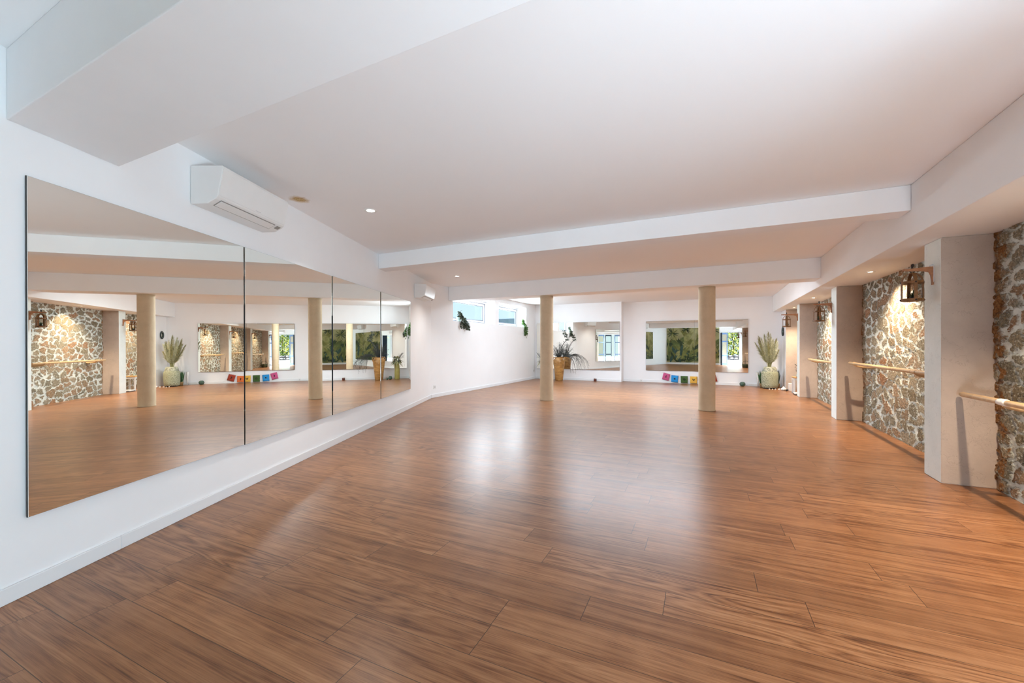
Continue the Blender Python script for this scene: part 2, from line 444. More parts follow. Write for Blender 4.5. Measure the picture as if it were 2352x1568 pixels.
def window(name, u0, u1, label):
    root = thing(name, label, 'window', WW((u0+u1)/2, WT-.10, ZW0), kind='structure')
    rz = math.atan2(ud.y, ud.x); root.rotation_euler = (0,0,rz)
    hw = (u1-u0)/2; H = ZW1-ZW0
    fr = MB()
    f = .07
    fr.box(-hw, hw, 0, .09, 0, f); fr.box(-hw, hw, 0, .09, H-f, H); fr.box(-hw, -hw+f, 0, .09, f, H-f); fr.box(hw-f, hw, 0, .09, f, H-f)
    fr.build('window_frame', frame_m, root, bevel=.004)
    g = MB()
    for e,t in ((f,.014),(f+.10,.02)):
        y0,y1 = -.006,.004
        g.box(-hw+e, hw-e, y0, y1, e*.6, e*.6+t); g.box(-hw+e, hw-e, y0, y1, H-e*.8-t, H-e*.8)
        g.box(-hw+e, -hw+e+t, y0, y1, e*.6, H-e*.8); g.box(hw-e-t, hw-e, y0, y1, e*.6, H-e*.8)
    g.build('gasket', gasket_m, root)
    s = MB()
    s.box(-hw+f, hw-f, .005, .06, f, f+.03); s.box(-hw+f, hw-f, .005, .06, H-f-.05, H-f)
    s.box(-hw+f, -hw+f+.10, .005, .06, f, H-f); s.box(hw-f-.10, hw-f, .005, .06, f, H-f)
    s.build('sash', frame_m, root)
    MB().box(-hw+f+.1, hw-f-.1, .03, .036, f+.03, H-f-.05).build('window_pane', glass_m, root)
    return root
window('window_1', *OPEN[0], 'high white window nearest the air conditioners, trailing vine on its left corner')
window('window_2', *OPEN[1], 'high white window by the far corner with a roof visible outside')

# far wall: left part stands 35 cm in front of the right part
fa = MB().box(-6.3, XS, YA, 14.58, 0, ZC).build('wall_far_left', far_m)
struct(fa, 'white far wall section behind the ochre urn', 'wall')
fb = MB().box(XS+.001, 2.7, YF, 14.58, 0, ZC).build('wall_far_right', far_m)
struct(fb, 'white far wall section behind the coloured flags', 'wall')
SG0, SG1 = YB+.06, 1.28          # glazed terrace doors in the side wall next to the camera
_r = MB().box(2.30, 2.72, SG1, YF-.001, 0, ZC).box(2.30, 2.72, YB-.2, SG0, 0, ZC).box(2.30, 2.72, SG0, SG1, 2.10, ZC)
rw = _r.build('wall_right', wall_m)
struct(rw, 'masonry core of the right hand wall behind the stone facing', 'wall')
# back wall with doorway to the terrace
DX0, DX1, DZ = .85, 1.97, 2.12
bw = pierced([-2.9, DX0, DX1, 2.29], [0, DZ, ZC], lambda i,j: not (i == 1 and j == 0), lambda u,t,z: (u, YB - t, z), 0, .22).build('wall_back', wall_m)
struct(bw, 'white wall behind the camera seen only in the mirrors', 'wall')

# bulkhead and beams
bk = MB().box(1.595, 2.299, YB+.001, YF-.001, ZB, ZC-.001).build('trim_1', wall_m, bevel=.004)
struct(bk, 'long white bulkhead running above the stone wall on the right', 'bulkhead')
def beam(name, x0a, ya, x1, yb, depth, z, label):
    p = [(x0a, ya), (x1, yb), (x1, yb+depth), (x0a - depth*.40, ya+depth)]
    o = MB().prism(p, z, ZC-.001).build(name, wall_m, bevel=.004)
    return struct(o, label, 'beam')
def xl(y): return A.x + (y-A.y)/w.y*w.x
beam('trim_2', xl(.715)+.002, .715, 1.594, .70, .49, 2.335, 'wide white ceiling beam nearest the camera')
beam('trim_3', xl(4.925)+.002, 4.925, 1.594, 4.87, .26, 2.45, 'slim white ceiling beam across the middle of the room')
p = [(-5.895,8.50),(1.594,8.28),(1.594,8.73),(-5.895,8.95)]
struct(MB().prism(p, 2.342, ZC-.001).build('trim_4', wall_m, bevel=.004), 'white ceiling beam resting on the two round columns', 'beam')

# columns
def column(x, y, label):
    root = tag(bpy.data.objects.new('column', None), label, 'column', 'round columns under the far beam', 'structure'); COL.objects.link(root); root.location = (x,y,0)
    mb = MB()
    prof = [(.152,0),(.152,.012),(.1475,.03)] + [(.1475,.03+i*.1) for i in range(1,23)] + [(.1475,2.342)]
    mb.lathe(prof, 64)
    mb.build('shaft', column_m, root)
    return root
column(-3.36, 8.67, 'round tan concrete column in front of the ochre urn')
column(-.10, 8.67, 'round tan concrete column in front of the coloured flags')

# baseboards
def skirting(name, a, b, label, h=.08, t=.013):
    d = (b-a).normalized(); n = Vector((d.y, -d.x, 0))
    pl = [(a.x,a.y),((a+n*t).x,(a+n*t).y),((b+n*t).x,(b+n*t).y),(b.x,b.y)]
    o = MB().prism(pl, 0.0005, h).build(name, base_m, bevel=.003)
    return struct(o, label, 'baseboard')
v3 = lambda p: Vector((p.x,p.y,0))
w3 = Vector((w.x,w.y,0)); n3 = Vector((nL.x,nL.y,0))
joint = LW(.556)
skirting('baseboard_left', v3(P0)+w3*.02+n3*.001, v3(joint)-w3*.001+n3*.001, 'white baseboard under the nearest left mirror panel')
skirting('baseboard_left_long', v3(joint)+w3*.001+n3*.001, v3(P1)-w3*.005+n3*.001, 'white baseboard along the left wall past its visible joint')
skirting('baseboard_window_side', v3(P1)+ud*.012-un*.001, v3(P2)-ud*.016-un*.001, 'white baseboard under the two high windows')
skirting('baseboard_far_left', Vector((-5.83,YA-.001,0)), Vector((XS,YA-.001,0)), 'white baseboard behind the ochre urn and red candle')
skirting('baseboard_far_right', Vector((XS+.01,YF-.001,0)), Vector((1.80,YF-.001,0)), 'white baseboard behind the flags and green ball')

# ------------------------------------------------------------------ right wall: piers and stone bays
PIERS = [(1.62,1.95),(5.03,5.36),(8.52,8.85),(11.76,12.08)]
plab = ['plaster pier outside the frame seen only in mirrors','pale plaster pier nearest the camera carrying a birdcage lantern',
        'second plaster pier from the camera with tan side face','third plaster pier from the camera with olive tinted side face']
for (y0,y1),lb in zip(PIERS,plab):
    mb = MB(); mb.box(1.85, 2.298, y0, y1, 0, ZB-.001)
    mb.m = [0,0,1,0,1,0]       # the cheeks (-y, +y) are tan plaster, the other faces pale
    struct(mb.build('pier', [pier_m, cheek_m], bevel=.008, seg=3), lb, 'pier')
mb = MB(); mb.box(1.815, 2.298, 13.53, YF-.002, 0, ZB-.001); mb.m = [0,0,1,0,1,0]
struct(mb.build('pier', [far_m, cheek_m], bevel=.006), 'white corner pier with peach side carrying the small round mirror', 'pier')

def stone_bay(y0, y1, res, label):
    Ln = y1-y0; nu = int(Ln/res); nz = int((ZB-.002)/res); vs = []; fs = []
    for j in range(nz+1):
        for i in range(nu+1):
            yy = -Ln + Ln*i/nu; zz = (ZB-.002)*j/nz
            lump = .010*math.sin(yy*3.1+1.3*math.sin(zz*2.7)) + .008*math.sin(zz*4.3+yy*1.7)
            vs.append((.03+lump*.6, yy, zz))
    k = nu+1
    for j in range(nz):
        for i in range(nu):
            a = j*k+i; fs.append((a, a+k, a+k+1, a+1))
    mb = MB(); mb.add(vs, fs, 0, True)
    # closing edges back to the core
    bx = .10
    o = mb.build('stone_wall', stone_m, loc=(2.185, y1, .001)); o.pass_index = 26 if y1 < 5.1 else 8
    return struct(o, label, 'stone wall')
struct(MB().box(2.20,2.299,SG1,PIERS[0][0]-.001,0,ZB-.001).box(2.20,2.299,SG0,SG1,2.101,ZB-.001).build('wall_right_entrance', wall_m),'white wall with black lamp beside the glazed blue doors, seen only in mirrors','wall')
stone_bay(PIERS[0][1], PIERS[1][0], .011, 'rubble stone wall at the right edge of the photo with brown jamb')
stone_bay(PIERS[1][1], PIERS[2][0], .013, 'rubble stone wall bay behind the longest visible barre')
stone_bay(PIERS[2][1], PIERS[3][0], .016, 'narrow looking rubble stone bay behind the far lantern')
stone_bay(PIERS[3][1], 13.529, .02, 'rubble stone bay beside the corner pier mostly hidden by a pier')

# ------------------------------------------------------------------ mirrors
def wall_mirror(loc, rz, width, h, tilt, label, group):
    root = thing('wall_mirror', label, 'mirror', loc, (tilt,0,rz), group)
    MB().box(-width/2, width/2, .002, .008, 0, h).build('backing_board', dark_m, root)
    MB().box(-width/2+.0010, width/2-.0010, .0083, .0125, .002, h-.002).build('mirror_glass', mirror_m, root)
    return root
rzL = math.atan2(-w.y, -w.x)
edges = [.087,1.589,3.088,4.609,6.106]
lab = ['tall frameless mirror panel nearest the camera on the left wall','second frameless mirror panel along the left wall',
       'third frameless mirror panel along the left wall','farthest frameless mirror panel on the left wall, next to the corner']
yaw = [.12,.33,.33,.32]; tl = [.22,.18,.15,.12]
for i in range(4):
    sc_ = (edges[i]+edges[i+1])/2; wd = edges[i+1]-edges[i]-(.005 if i < 2 else .003)
    wall_mirror(LW(sc_, .012, .385 if i else .388), rzL + R(yaw[i]), wd, 1.705, R(tl[i]), lab[i], 'mirror panels on the left wall')
for x0,x1,lb in ((-5.776,-4.284,'far wall mirror panel reflecting a window behind the urn'),(-4.284,-2.792,'far wall mirror panel reflecting blue shutters')):
    wall_mirror(((x0+x1)/2, YA-.024, .385), PI + R(.85), x1-x0-.002, 1.64, R(.1), lb, 'mirror panels on the far wall')
for x0,x1,lb in ((-1.998,-.52,'far wall mirror panel above the pink and blue flags'),(-.52,.958,'far wall mirror panel above the green ball, reflecting the doorway')):
    wall_mirror(((x0+x1)/2, YF-.024, .40), PI + R(.80), x1-x0-.002, 1.62, R(.1), lb, 'mirror panels on the far wall')

# ------------------------------------------------------------------ air conditioners
def air_con(s0, z0, length, label):
    root = thing('air_conditioner', label, 'air conditioner', LW(s0, .004, z0), (0,0,rzL+PI), 'white air conditioners on the left wall')
    # local x along the wall away from camera, local -y into the room
    H = .285
    prof = [(0,H),(.248,H-.008),(.252,H-.03),(.212,.052),(.195,.036),(.130,.002),(0,0)]
    f = lambda t,d,z: (t,-d,z)
    body = MB(); body.extr([(d,z) for d,z in prof][::-1], f, 0, length); body.build('housing', plastic_m, root, bevel=.006, seg=3)
    # front cover panel, slightly proud
    fp = MB(); fp.extr([(.2525,H-.030),(.2565,H-.030),(.2175,.062),(.2135,.062)], f, .006, length-.006); fp.build('front_panel', plastic_m, root, bevel=.0015)
    # outlet flap lying on the sloping underside, with dark slot around it
    sl = MB(); sl.extr([(.199,.0385),(.136,.0045),(.137,.0015),(.2,.0355)], f, .05, length*.86); sl.build('air_slot', grille_m, root)
    lv = MB(); lv.extr([(.194,.0335),(.142,.0055),(.1435,.0015),(.1955,.0295)], f, .056, length*.85); lv.build('louver', plastic_m, root)
    sn = MB(); sn.extr([(.196,.035),(.165,.0185),(.167,.0145),(.198,.031)], f, length*.90, length*.96); sn.build('sensor', grille_m, root)
    lg = MB(); lg.extr([(.2207,.070),(.2217,.070),(.2222,.074),(.2212,.074)], f, length*.5, length*.58); lg.build('badge', plug_m, root)
    return root
air_con(1.061, 2.282, .78, 'white air conditioner nearest the camera, above the first mirror panels')
air_con(6.381, 2.196, .74, 'far white air conditioner past the mirrors, by the wall corner')

# ------------------------------------------------------------------ downlights
lens_m = plain('lit_lamp_lens', (1,1,1), .5, 0, 0, 5, 0, .5, (1,.95,.86), 14)
warm_m = plain('warm_lit_lamp_lens', (1,.9,.75), .5, 0, 0, 5, 0, .5, (1,.80,.55), 10)
def lamp(kind, name, parent, energy, color, size, spot=None, blend=.5, z=-.012, rot=(0,0,0), spread=180):
    ld = bpy.data.lights.new(name, kind); ld.energy = energy; ld.color = color
    if kind == 'AREA':
        ld.shape = 'DISK'; ld.size = size; ld.spread = R(spread)
    else:
        ld.shadow_soft_size = size
        if kind == 'SPOT': ld.spot_size = R(spot); ld.spot_blend = blend
    o = bpy.data.objects.new(name, ld); COL.objects.link(o); o.parent = parent; o.location = (0,0,z); o.rotation_euler = rot
    return o
def downlight(x, y, z, label, energy, color, group, kind='AREA', r=.045, spot=100, size=.07, lens=None, blend=.6, rot=(0,0,0), spread=180):
    root = thing('recessed_downlight', label, 'ceiling light', (x,y,z), group=group)
    prof = [(r+.022,-.0005),(r+.022,-.004),(r+.016,-.007),(r,-.005),(r-.004,-.0005)]
    mb = MB(); n=32; vs=[]
    for rr,zz in prof:
        for j in range(n): vs.append((rr*math.cos(2*PI*j/n), rr*math.sin(2*PI*j/n), zz))
    fs=[(i*n+j,(i+1)*n+j,(i+1)*n+(j+1)%n,i*n+(j+1)%n) for i in range(4) for j in range(n)]
    mb.add(vs,fs,0,True).build('trim_ring', plastic_m, root)
    MB().lathe([(r-.004,-.003),(r-.004,-.0005)], 24).build('lens', lens or lens_m, root)
    lamp(kind, 'lamp', root, energy, color, size, spot, blend, -.009, rot, spread)
    return root
CW = (.70,.855,1.0)
G1 = 'small round downlights in the ceiling'
downlight(-3.281,3.283,ZC,'bright round ceiling downlight beside the brown stain',9,(1,.97,.93),G1,spread=110)
downlight(-4.80,7.22,ZC,'small ceiling downlight above the far air conditioner',7,(1,.97,.93),G1,spread=110)
fill_panel_m = plain('added_fill_diffuser', (1,1,1), .5, 0, 0, 5, 0, .5, (.93,.97,1), 3)
def fill_panel(x, y, sx, sy, e, label, group):  # fixture added to brighten the room, kept out of sight behind the beam
    root = thing('added_fill_panel', label, 'ceiling light', (x,y,ZC), group=group)
    fr = MB(); t=.02
    for q in ((-sx/2-t,-sx/2,-sy/2-t,sy/2+t),(sx/2,sx/2+t,-sy/2-t,sy/2+t),(-sx/2,sx/2,-sy/2-t,-sy/2),(-sx/2,sx/2,sy/2,sy/2+t)): fr.box(*q,-.014,-.0005)
    fr.build('frame', plastic_m, root)
    MB().box(-sx/2,sx/2,-sy/2,sy/2,-.008,-.0006).build('fill_diffuser', fill_panel_m, root)
    ld = bpy.data.lights.new('lamp','AREA'); ld.shape='RECTANGLE'; ld.size=sx; ld.size_y=sy; ld.energy=e; ld.color=CW
    o = bpy.data.objects.new('lamp', ld); COL.objects.link(o); o.parent=root; o.location=(0,0,-.016)
for i,lb in enumerate(('left','middle','right')):
    fill_panel(-2.9+i*1.145,10.1,1.10,.6,47,'flat '+lb+' added fill light panel hidden behind the column beam','added fill light panels in the far bay')
WARM = (1,.79,.57)
for x,y,lb in ((1.90,.40,'soffit spotlight behind the camera over stone'),(1.885,3.55,'soffit spotlight over the nearest stone wall'),(1.88,6.99,'soffit spotlight over the longest barre'),
             (1.87,10.35,'soffit spotlight over the far stone bay'),(1.90,12.80,'soffit spotlight by the corner pier')):
    downlight(x,y,ZB,lb,185,WARM,'warm spotlights in the bulkhead soffit','SPOT',.03,120,.025,warm_m,.7,(0,R(-4),0))

# ------------------------------------------------------------------ barres
def barre(x, y0, y1, z, by, label):
    root = thing('ballet_barre', label, 'barre', (x,y0,z), group='wooden ballet barres along the stone wall')
    mb = MB(); Ln = y1-y0
    prof = [(0,-.004,.012),(0,0,.02)] ; 
    pts = [(0,0,0),(0,.012,0),(0,Ln-.02,0),(0,Ln,0)]
    mb.tube([(0,-.006,0)]+pts+[(0,Ln+.006,0)], [.012,.019,.022,.022,.019,.012], 16)
    mb.build('rail', barwood_m, root)
    for yy in by:
        y = yy-y0
        b = MB(); b.tube([(.31,y,-.045),(.20,y,-.05),(.09,y,-.045),(.03,y,-.030),(0,y,-.018)], [.026,.024,.022,.021,.017], 12)
        b.build('bracket', barwood_m, root)
        c = MB(); c.tube([(0,y-.05,0),(0,y-.03,0),(0,y+.03,0),(0,y+.05,0)], [.0235,.0265,.0265,.0235], 16)
        c.build('sleeve', shell_m if y1 < 5.1 else barwood_m, root)
    return root
barre(1.965, 2.15, 4.98, .815, (2.6,4.40), 'pale wooden barre cut off by the right edge, pointing at the near pier')
barre(1.965, 5.55, 8.27, .955, (5.9,8.02), 'pale wooden barre across the stone bay between near and second piers')
barre(1.965, 9.05, 11.40, .915, (9.4,11.1), 'pale wooden barre in the far stone bay')

# ------------------------------------------------------------------ birdcage lanterns on wooden brackets
def lantern_parts():
    root = thing('birdcage_lantern', '', 'lantern', (0,0,0))
    r = .076; zs = .165
    def strap(plane):
        pts = [(-r,0),(-r,zs*.5),(-r,zs)] + [(-r*math.cos(PI*i/14), zs+r*1.18*math.sin(PI*i/14)) for i in range(1,14)] + [(r,zs),(r,zs*.5),(r,0)]
        mb = MB(); hw = .013; th = .004; vs=[]
        k = len(pts)
        for i,(a,z) in enumerate(pts):
            q0 = pts[max(i-1,0)]; q1 = pts[min(i+1,k-1)]
            dx,dz = q1[0]-q0[0], q1[1]-q0[1]; l = math.hypot(dx,dz); nx,nz = -dz/l, dx/l
            for sn,sh in ((-1,-1),(1,-1),(1,1),(-1,1)):
                aa = a + nx*th*sh; zz = z + nz*th*sh; b = hw*sn
                vs.append((aa,b,zz) if plane else (b,aa,zz))
        fs = [(i*4+j,i*4+(j+1)%4,(i+1)*4+(j+1)%4,(i+1)*4+j) for i in range(k-1) for j in range(4)]
        mb.add(vs,fs); return mb
    strap(True).build('arch_strap', rust_m, root); strap(False).build('arch_strap', rust_m, root)
    def band(z, h, rr):
        n = 32; vs = []
        for q,zz in ((rr-.004,z-h),(rr+.004,z-h),(rr+.004,z+h),(rr-.004,z+h)):
            for j in range(n): vs.append((q*math.cos(2*PI*j/n), q*math.sin(2*PI*j/n), zz))
        return MB().add(vs, [(i*n+j, i*n+(j+1)%n, ((i+1)%4)*n+(j+1)%n, ((i+1)%4)*n+j) for i in range(4) for j in range(n)])
    band(zs, .010, r+.002).build('middle_hoop', rust_m, root)
    bb = band(0, .012, r+.003); bb.lathe([(r-.002,-.010),(r-.002,-.004)], 32); bb.build('base_tray', rust_m, root)
    for sx,sy in ((1,0),(-1,0),(0,1),(0,-1)):
        MB().sphere((sx*(r+.006),sy*(r+.006),zs),.007,6).build('stud', iron_m, root)
        MB().sphere((sx*(r+.009),sy*(r+.009),-.001),.008,6).build('stud', iron_m, root)
    hk = MB(); zt = zs+r*1.18
    ring = [(0,.0,zt+.018)] 
    pts = [(.016*math.sin(2*PI*i/16),0,zt+.018+.016*(1-math.cos(2*PI*i/16))/1-.016+.0) for i in range(17)]
    hk.tube(pts, .004, 6); hk.tube([(0,0,zt+.028),(0,.004,zt+.05),(0,.006,zt+.075)], .007, 6); hk.tube([(0,-.014,zt+.085),(0,-.014,zt+.06),(0,.014,zt+.06),(0,.014,zt+.085)], .006, 6)
    hk.build('hook', iron_m, root)
    return root
def bracket_for(root, reach, zt):
    br = MB()
    X = reach          # from lantern centre (0) to pier face (+reach)
    pr = [(-.07,zt-.005),(-.07,zt-.022),(.0,zt-.030),(X*.55,zt-.034),(X*.78,zt-.045),(X*.86,zt-.075),(X*.90,zt-.13),(X-.014,zt-.165),(X-.002,zt-.165),(X-.002,zt+.005),(X*.8,zt+.006),(X*.5,zt+.002),(0,zt-.003)]
    br.extr(pr[::-1], lambda t,a,z:(a,t,z), -.013, .013)
    br.build('bracket', bracketwood_m, root, bevel=.003)
    pl = MB(); pl.box(X-.006,X-.001,-.016,.016,zt-.14,zt+.012); pl.tube([(X-.03,0,zt+.012),(X-.012,0,zt+.02),(X-.002,0,zt+.02)],.005,6)
    pl.build('mounting_plate', plug_m, root)
def succulent(loc, seed, label):
    rnd = random.Random(seed)
    root = thing('succulent_plant', label, 'plant', loc, group='small plants inside the lanterns')
    MB().lathe([(.022,0),(.028,.03),(.027,.034),(.02,.034)], 16).build('pot', iron_m, root)
    mb = MB()
    for i in range(40):
        a = rnd.uniform(0,2*PI); el = rnd.uniform(.1,1.3)
        mb.leaf((0,0,.03), (math.cos(a)*math.cos(el),math.sin(a)*math.cos(el),math.sin(el)), rnd.uniform(.05,.105), .013, 0, .15, 3)
    mb.build('leaves', leafdark_m, root)
    return root
lant = lantern_parts()
bracket_for(lant, .15, .30)
LN = [(1.70,5.17,1.672,'rusty birdcage lantern on the pier nearest the camera','lantern plant on the near pier, dark spiky leaves'),
      (1.668,8.80,1.664,'rusty birdcage lantern on the second pier with round ring on top','dark leafy plant in the second pier lantern'),
      (1.615,11.93,1.690,'rusty birdcage lantern on the third pier before the peach corner pier','tiny dark plant in the third pier lantern'),
      (1.66,1.80,1.672,'rusty birdcage lantern seen only in the far mirror','dark plant in the lantern seen only in mirrors')]
for i,(x,y,z,lb,pl) in enumerate(LN):
    if i == 0: o = lant
    else:
        o = copy_tree(lant)
    o.location = (x,y,z); o['label'] = lb; o['group'] = 'birdcage lanterns on the piers'
    sx = (1.85-x)/.15
    for ch in o.children:
        if ch.name.startswith('bracket') or ch.name.startswith('mounting_plate'):
            ch.scale = (sx,1,1) if ch.name.startswith('bracket') else (1,1,1)
            if ch.name.startswith('mounting_plate'): ch.location.x = (1.85-x)-.15
    succulent((x+.012,y+.01,z-.004), 11+i, pl)

# ------------------------------------------------------------------ trailing plants on the window sills
def trailing(name, loc, rnd, pot, lmat, drop, nst, lsize, up, label, sp):
    root = thing(name, label, 'plant', loc, group='trailing plants on the window sills')
    pot.build('pot', potgreen_m, root)
    st = MB(); lf = MB()
    for k in range(nst):
        a = rnd.uniform(-.5,.5); ln = drop*rnd.uniform(.55,1.0)
        out_ = rnd.uniform(.05,.12); side = rnd.uniform(-sp*.4,sp)
        pts = [(rnd.uniform(-.03,.03), rnd.uniform(-.03,.03), .10),(out_*.6, side*.25, .13+up*rnd.random()),(out_+.04, side*.5, .02),(out_+.05, side*.75, -ln*.4),(out_+.045, side, -ln)]
        P = []
        for i in range(len(pts)-1):
            for j in range(5):
                t=j/5; P.append(Vector(pts[i]).lerp(Vector(pts[i+1]),t))
        P.append(Vector(pts[-1]))
        st.tube(P, .0025, 5)
        for q in P[2:]:
            for _ in range(2):
                d = Vector((rnd.uniform(-.3,1),rnd.uniform(-1,1),rnd.uniform(-.9,.5)))
                lf.leaf(q, d, lsize*rnd.uniform(.7,1.2), lsize*.62, 0, .2, 3, (rnd.uniform(-1,1),rnd.uniform(-1,1),1))
    for k in range(26):
        d = Vector((rnd.uniform(-.6,1),rnd.uniform(-1,1),rnd.uniform(-.1,1.2)))
        lf.leaf((rnd.uniform(-.04,.04),rnd.uniform(-.04,.04),.10+up*rnd.random()), d, lsize*rnd.uniform(.8,1.3), lsize*.6, 0, .2, 3)
    st.build('stem', twig_m, root); lf.build('leaves', lmat, root)
    return root
rnd = random.Random(5)
trailing('trailing_pothos', WW(1.28,.085,ZW0+.001), rnd, MB().lathe([(.05,0),(.065,.10),(.067,.115),(.055,.115)],24), leafgrey_m, .20, 7, .075, .16, 'dark trailing plant in pale pot on the left window sill', .28)
trailing('hanging_fern', WW(5.18,.08,ZW0+.001), rnd, MB().lathe([(.04,0),(.05,.08),(.052,.09),(.043,.09)],24), leaf_m, .38, 7, .06, .15, 'bright green plant hanging over the right window sill', .06)

# ------------------------------------------------------------------ urn with dry branches (far left corner)
def curve(pts, n=6):
    P=[Vector(p) for p in pts]; out=[]
    for i in range(len(P)-1):
        p0=P[max(i-1,0)]; p1=P[i]; p2=P[i+1]; p3=P[min(i+2,len(P)-1)]
        for j in range(n):
            t=j/n
            out.append(.5*((2*p1)+(p2-p0)*t+(2*p0-5*p1+4*p2-p3)*t*t+(3*p1-p0-3*p2+p3)*t**3))
    out.append(P[-1]); return out
urn = thing('earthenware_urn','large ochre glazed urn on the floor before the far mirror','urn',(-4.79,13.55,0))
k = 1.0
mb = MB(); mb.lathe([(.110,0),(.130,.012),(.135,.05),(.155,.25),(.178,.45),(.197,.60),(.199,.66),(.186,.72),(.153,.765),(.132,.785),(.138,.805),(.142,.815),(.128,.818),(.118,.79),(.11,.70)], 48, wob=lambda a,z: 1+.006*math.sin(5*a+z*30))
mb.build('body', urn_m, urn)
for sgn in (-1,1):
    h = MB(); h.tube(curve([(sgn*.135,-.02,.79),(sgn*.185,-.03,.80),(sgn*.21,-.03,.74),(sgn*.19,-.03,.66)]), .014, 8); h.build('handle', urn_m, urn)
md = MB(); md.sphere((.0,-.155,.585),.050,10,0,1.15); md.build('relief_medallion', urn_m, urn)
br = thing('dry_branch_bouquet','tangle of dark dry branches standing in the ochre urn','plant',(-4.79,13.55,.70))
rnd = random.Random(12); mb = MB(); lv = MB()
def twig(pts, r0, r1, sub=0, spread=.12):
    c = curve(pts, 5); nn=len(c); mb.tube(c, [r0+(r1-r0)*i/(nn-1) for i in range(nn)], 5)
    for s in range(sub):
        i = rnd.randrange(nn//3, nn-1); b = c[i]
        d = Vector((rnd.uniform(-1,1),rnd.uniform(-.6,.6),rnd.uniform(-.2,1))).normalized()*spread*rnd.uniform(.5,1.2)
        mb.tube(curve([b, b+d*.5+Vector((0,0,.01)), b+d+Vector((0,0,-.03*rnd.random()))],3), [r1*1.2,r1,r1*.6,r1*.6,r1*.6,r1*.6,r1*.5], 4)
for i in range(52):
    a = rnd.uniform(0,2*PI); rad = rnd.uniform(.06,.34); hgt = rnd.uniform(.15,.58)
    ex, ey = rad*math.cos(a)-.03, rad*math.sin(a)*.55-.04
    twig([(rnd.uniform(-.05,.05),rnd.uniform(-.05,.05),-.05),(ex*.2,ey*.2,.12),(ex*.6,ey*.6,hgt*.75),(ex,ey,hgt)], .006, .0025, 7, .14)
for i in range(24):   # arching sprays falling to the right
    L2 = rnd.uniform(.25,.78); dz = rnd.uniform(-.45,-.05); ey = rnd.uniform(-.22,.02)
    twig([(.03,0,-.02),(.12,ey*.3,.12),(.26+L2*.25,ey*.7,.16+rnd.uniform(-.04,.06)),(.24+L2*.65,ey,.10+dz*.3),(.22+L2*.85,ey,dz)], .005, .002, 4, .10)
twig([(.02,0,-.05),(.06,-.03,.2),(.10,-.05,.45),(.20,-.05,.60),(.30,-.05,.72)], .012, .008, 3, .1)
mb.build('twigs', twig_m, br)
lf = MB()
for c in ((.31,-.05,.76,.09),(.20,-.05,.98,.08),(.26,-.05,.86,.05)):
    for i in range(36):
        d = Vector((rnd.uniform(-1,1),rnd.uniform(-1,1),rnd.uniform(-1,1)))
        lf.leaf(Vector(c[:3])+d*c[3]*.5, d, .055, .03, 0, .1, 3, (rnd.uniform(-1,1),rnd.uniform(-1,1),1))
lf.build('leaves', leafgrey_m, br)
st = MB(); st.tube(curve([(.30,-.05,.72),(.30,-.05,.82),(.24,-.05,.92),(.20,-.05,1.0)]), .006, 5); st.build('stem', palebark_m, br)

# tall olive vase with flowers, half hidden behind the column
tv = thing('tall_vase','tall olive gold vase in the far left corner, mostly behind the column','vase',(-5.41,13.62,0))
MB().lathe([(.085,0),(.092,.02),(.092,.25),(.085,.46),(.070,.56),(.060,.60),(.066,.62),(.052,.62),(.045,.55)], 36).build('body', goldvase_m, tv)
fb_ = thing('flower_bouquet','bouquet of white blooms and olive leaves in the tall vase','plant',(-5.41,13.62,.56))
rnd = random.Random(3); lf = MB(); fw = MB(); sm = MB()
for i in range(90):
    a = rnd.uniform(0,2*PI); el = rnd.uniform(-.4,1.2)
    lf.leaf((.02*math.cos(a),.02*math.sin(a),.06+rnd.uniform(0,.10)), (math.cos(a)*math.cos(el),math.sin(a)*math.cos(el)*.8,math.sin(el)), rnd.uniform(.12,.28), .06, 0 if i%3 else 1, .35, 4)
for i in range(26):
    a = rnd.uniform(0,2*PI)
    fw.sphere((.07*math.cos(a),.07*math.sin(a)-.02,rnd.uniform(.06,.22)), rnd.uniform(.012,.025), 6)
for i in range(9):
    a = rnd.uniform(PI*.6,PI*1.4)
    sm.tube(curve([(0,0,-.02),(.05*math.cos(a),.05*math.sin(a),.15),(.25*math.cos(a),.1*math.sin(a)-.03,.30+rnd.uniform(-.08,.15))]), .003, 5)
lf.build('leaves', [pampasd_m, leafgrey_m], fb_); fw.build('blossoms', whitepot_m, fb_); sm.build('stems', twig_m, fb_)
for x,y,r,lb in ((-5.17,13.60,.065,'small round dark green pot left of the urn'),(-5.06,13.46,.038,'smallest dark green pot close to the urn')):
    o = MB().lathe([(r*.55,0),(r*.95,r*.4),(r,r*.9),(r*.85,r*1.5),(r*.7,r*1.75),(r*.78,r*1.9),(r*.6,r*1.9),(r*.55,r*1.5)], 24).build('ceramic_pot', greenglass_m, loc=(x,y,0))
    tag(o, lb, 'pot', 'small green pots beside the urn')

# candle
cd = thing('candle_holder','dark red candle jar on the floor against the far wall','candle',(-3.60,13.84,0))
MB().lathe([(.040,0),(.046,.006),(.046,.085),(.043,.088)], 24).build('jar', red_m, cd)
MB().lathe([(.040,.0885),(.041,.105),(.030,.112)], 24).build('candle_wax', wax_m, cd)

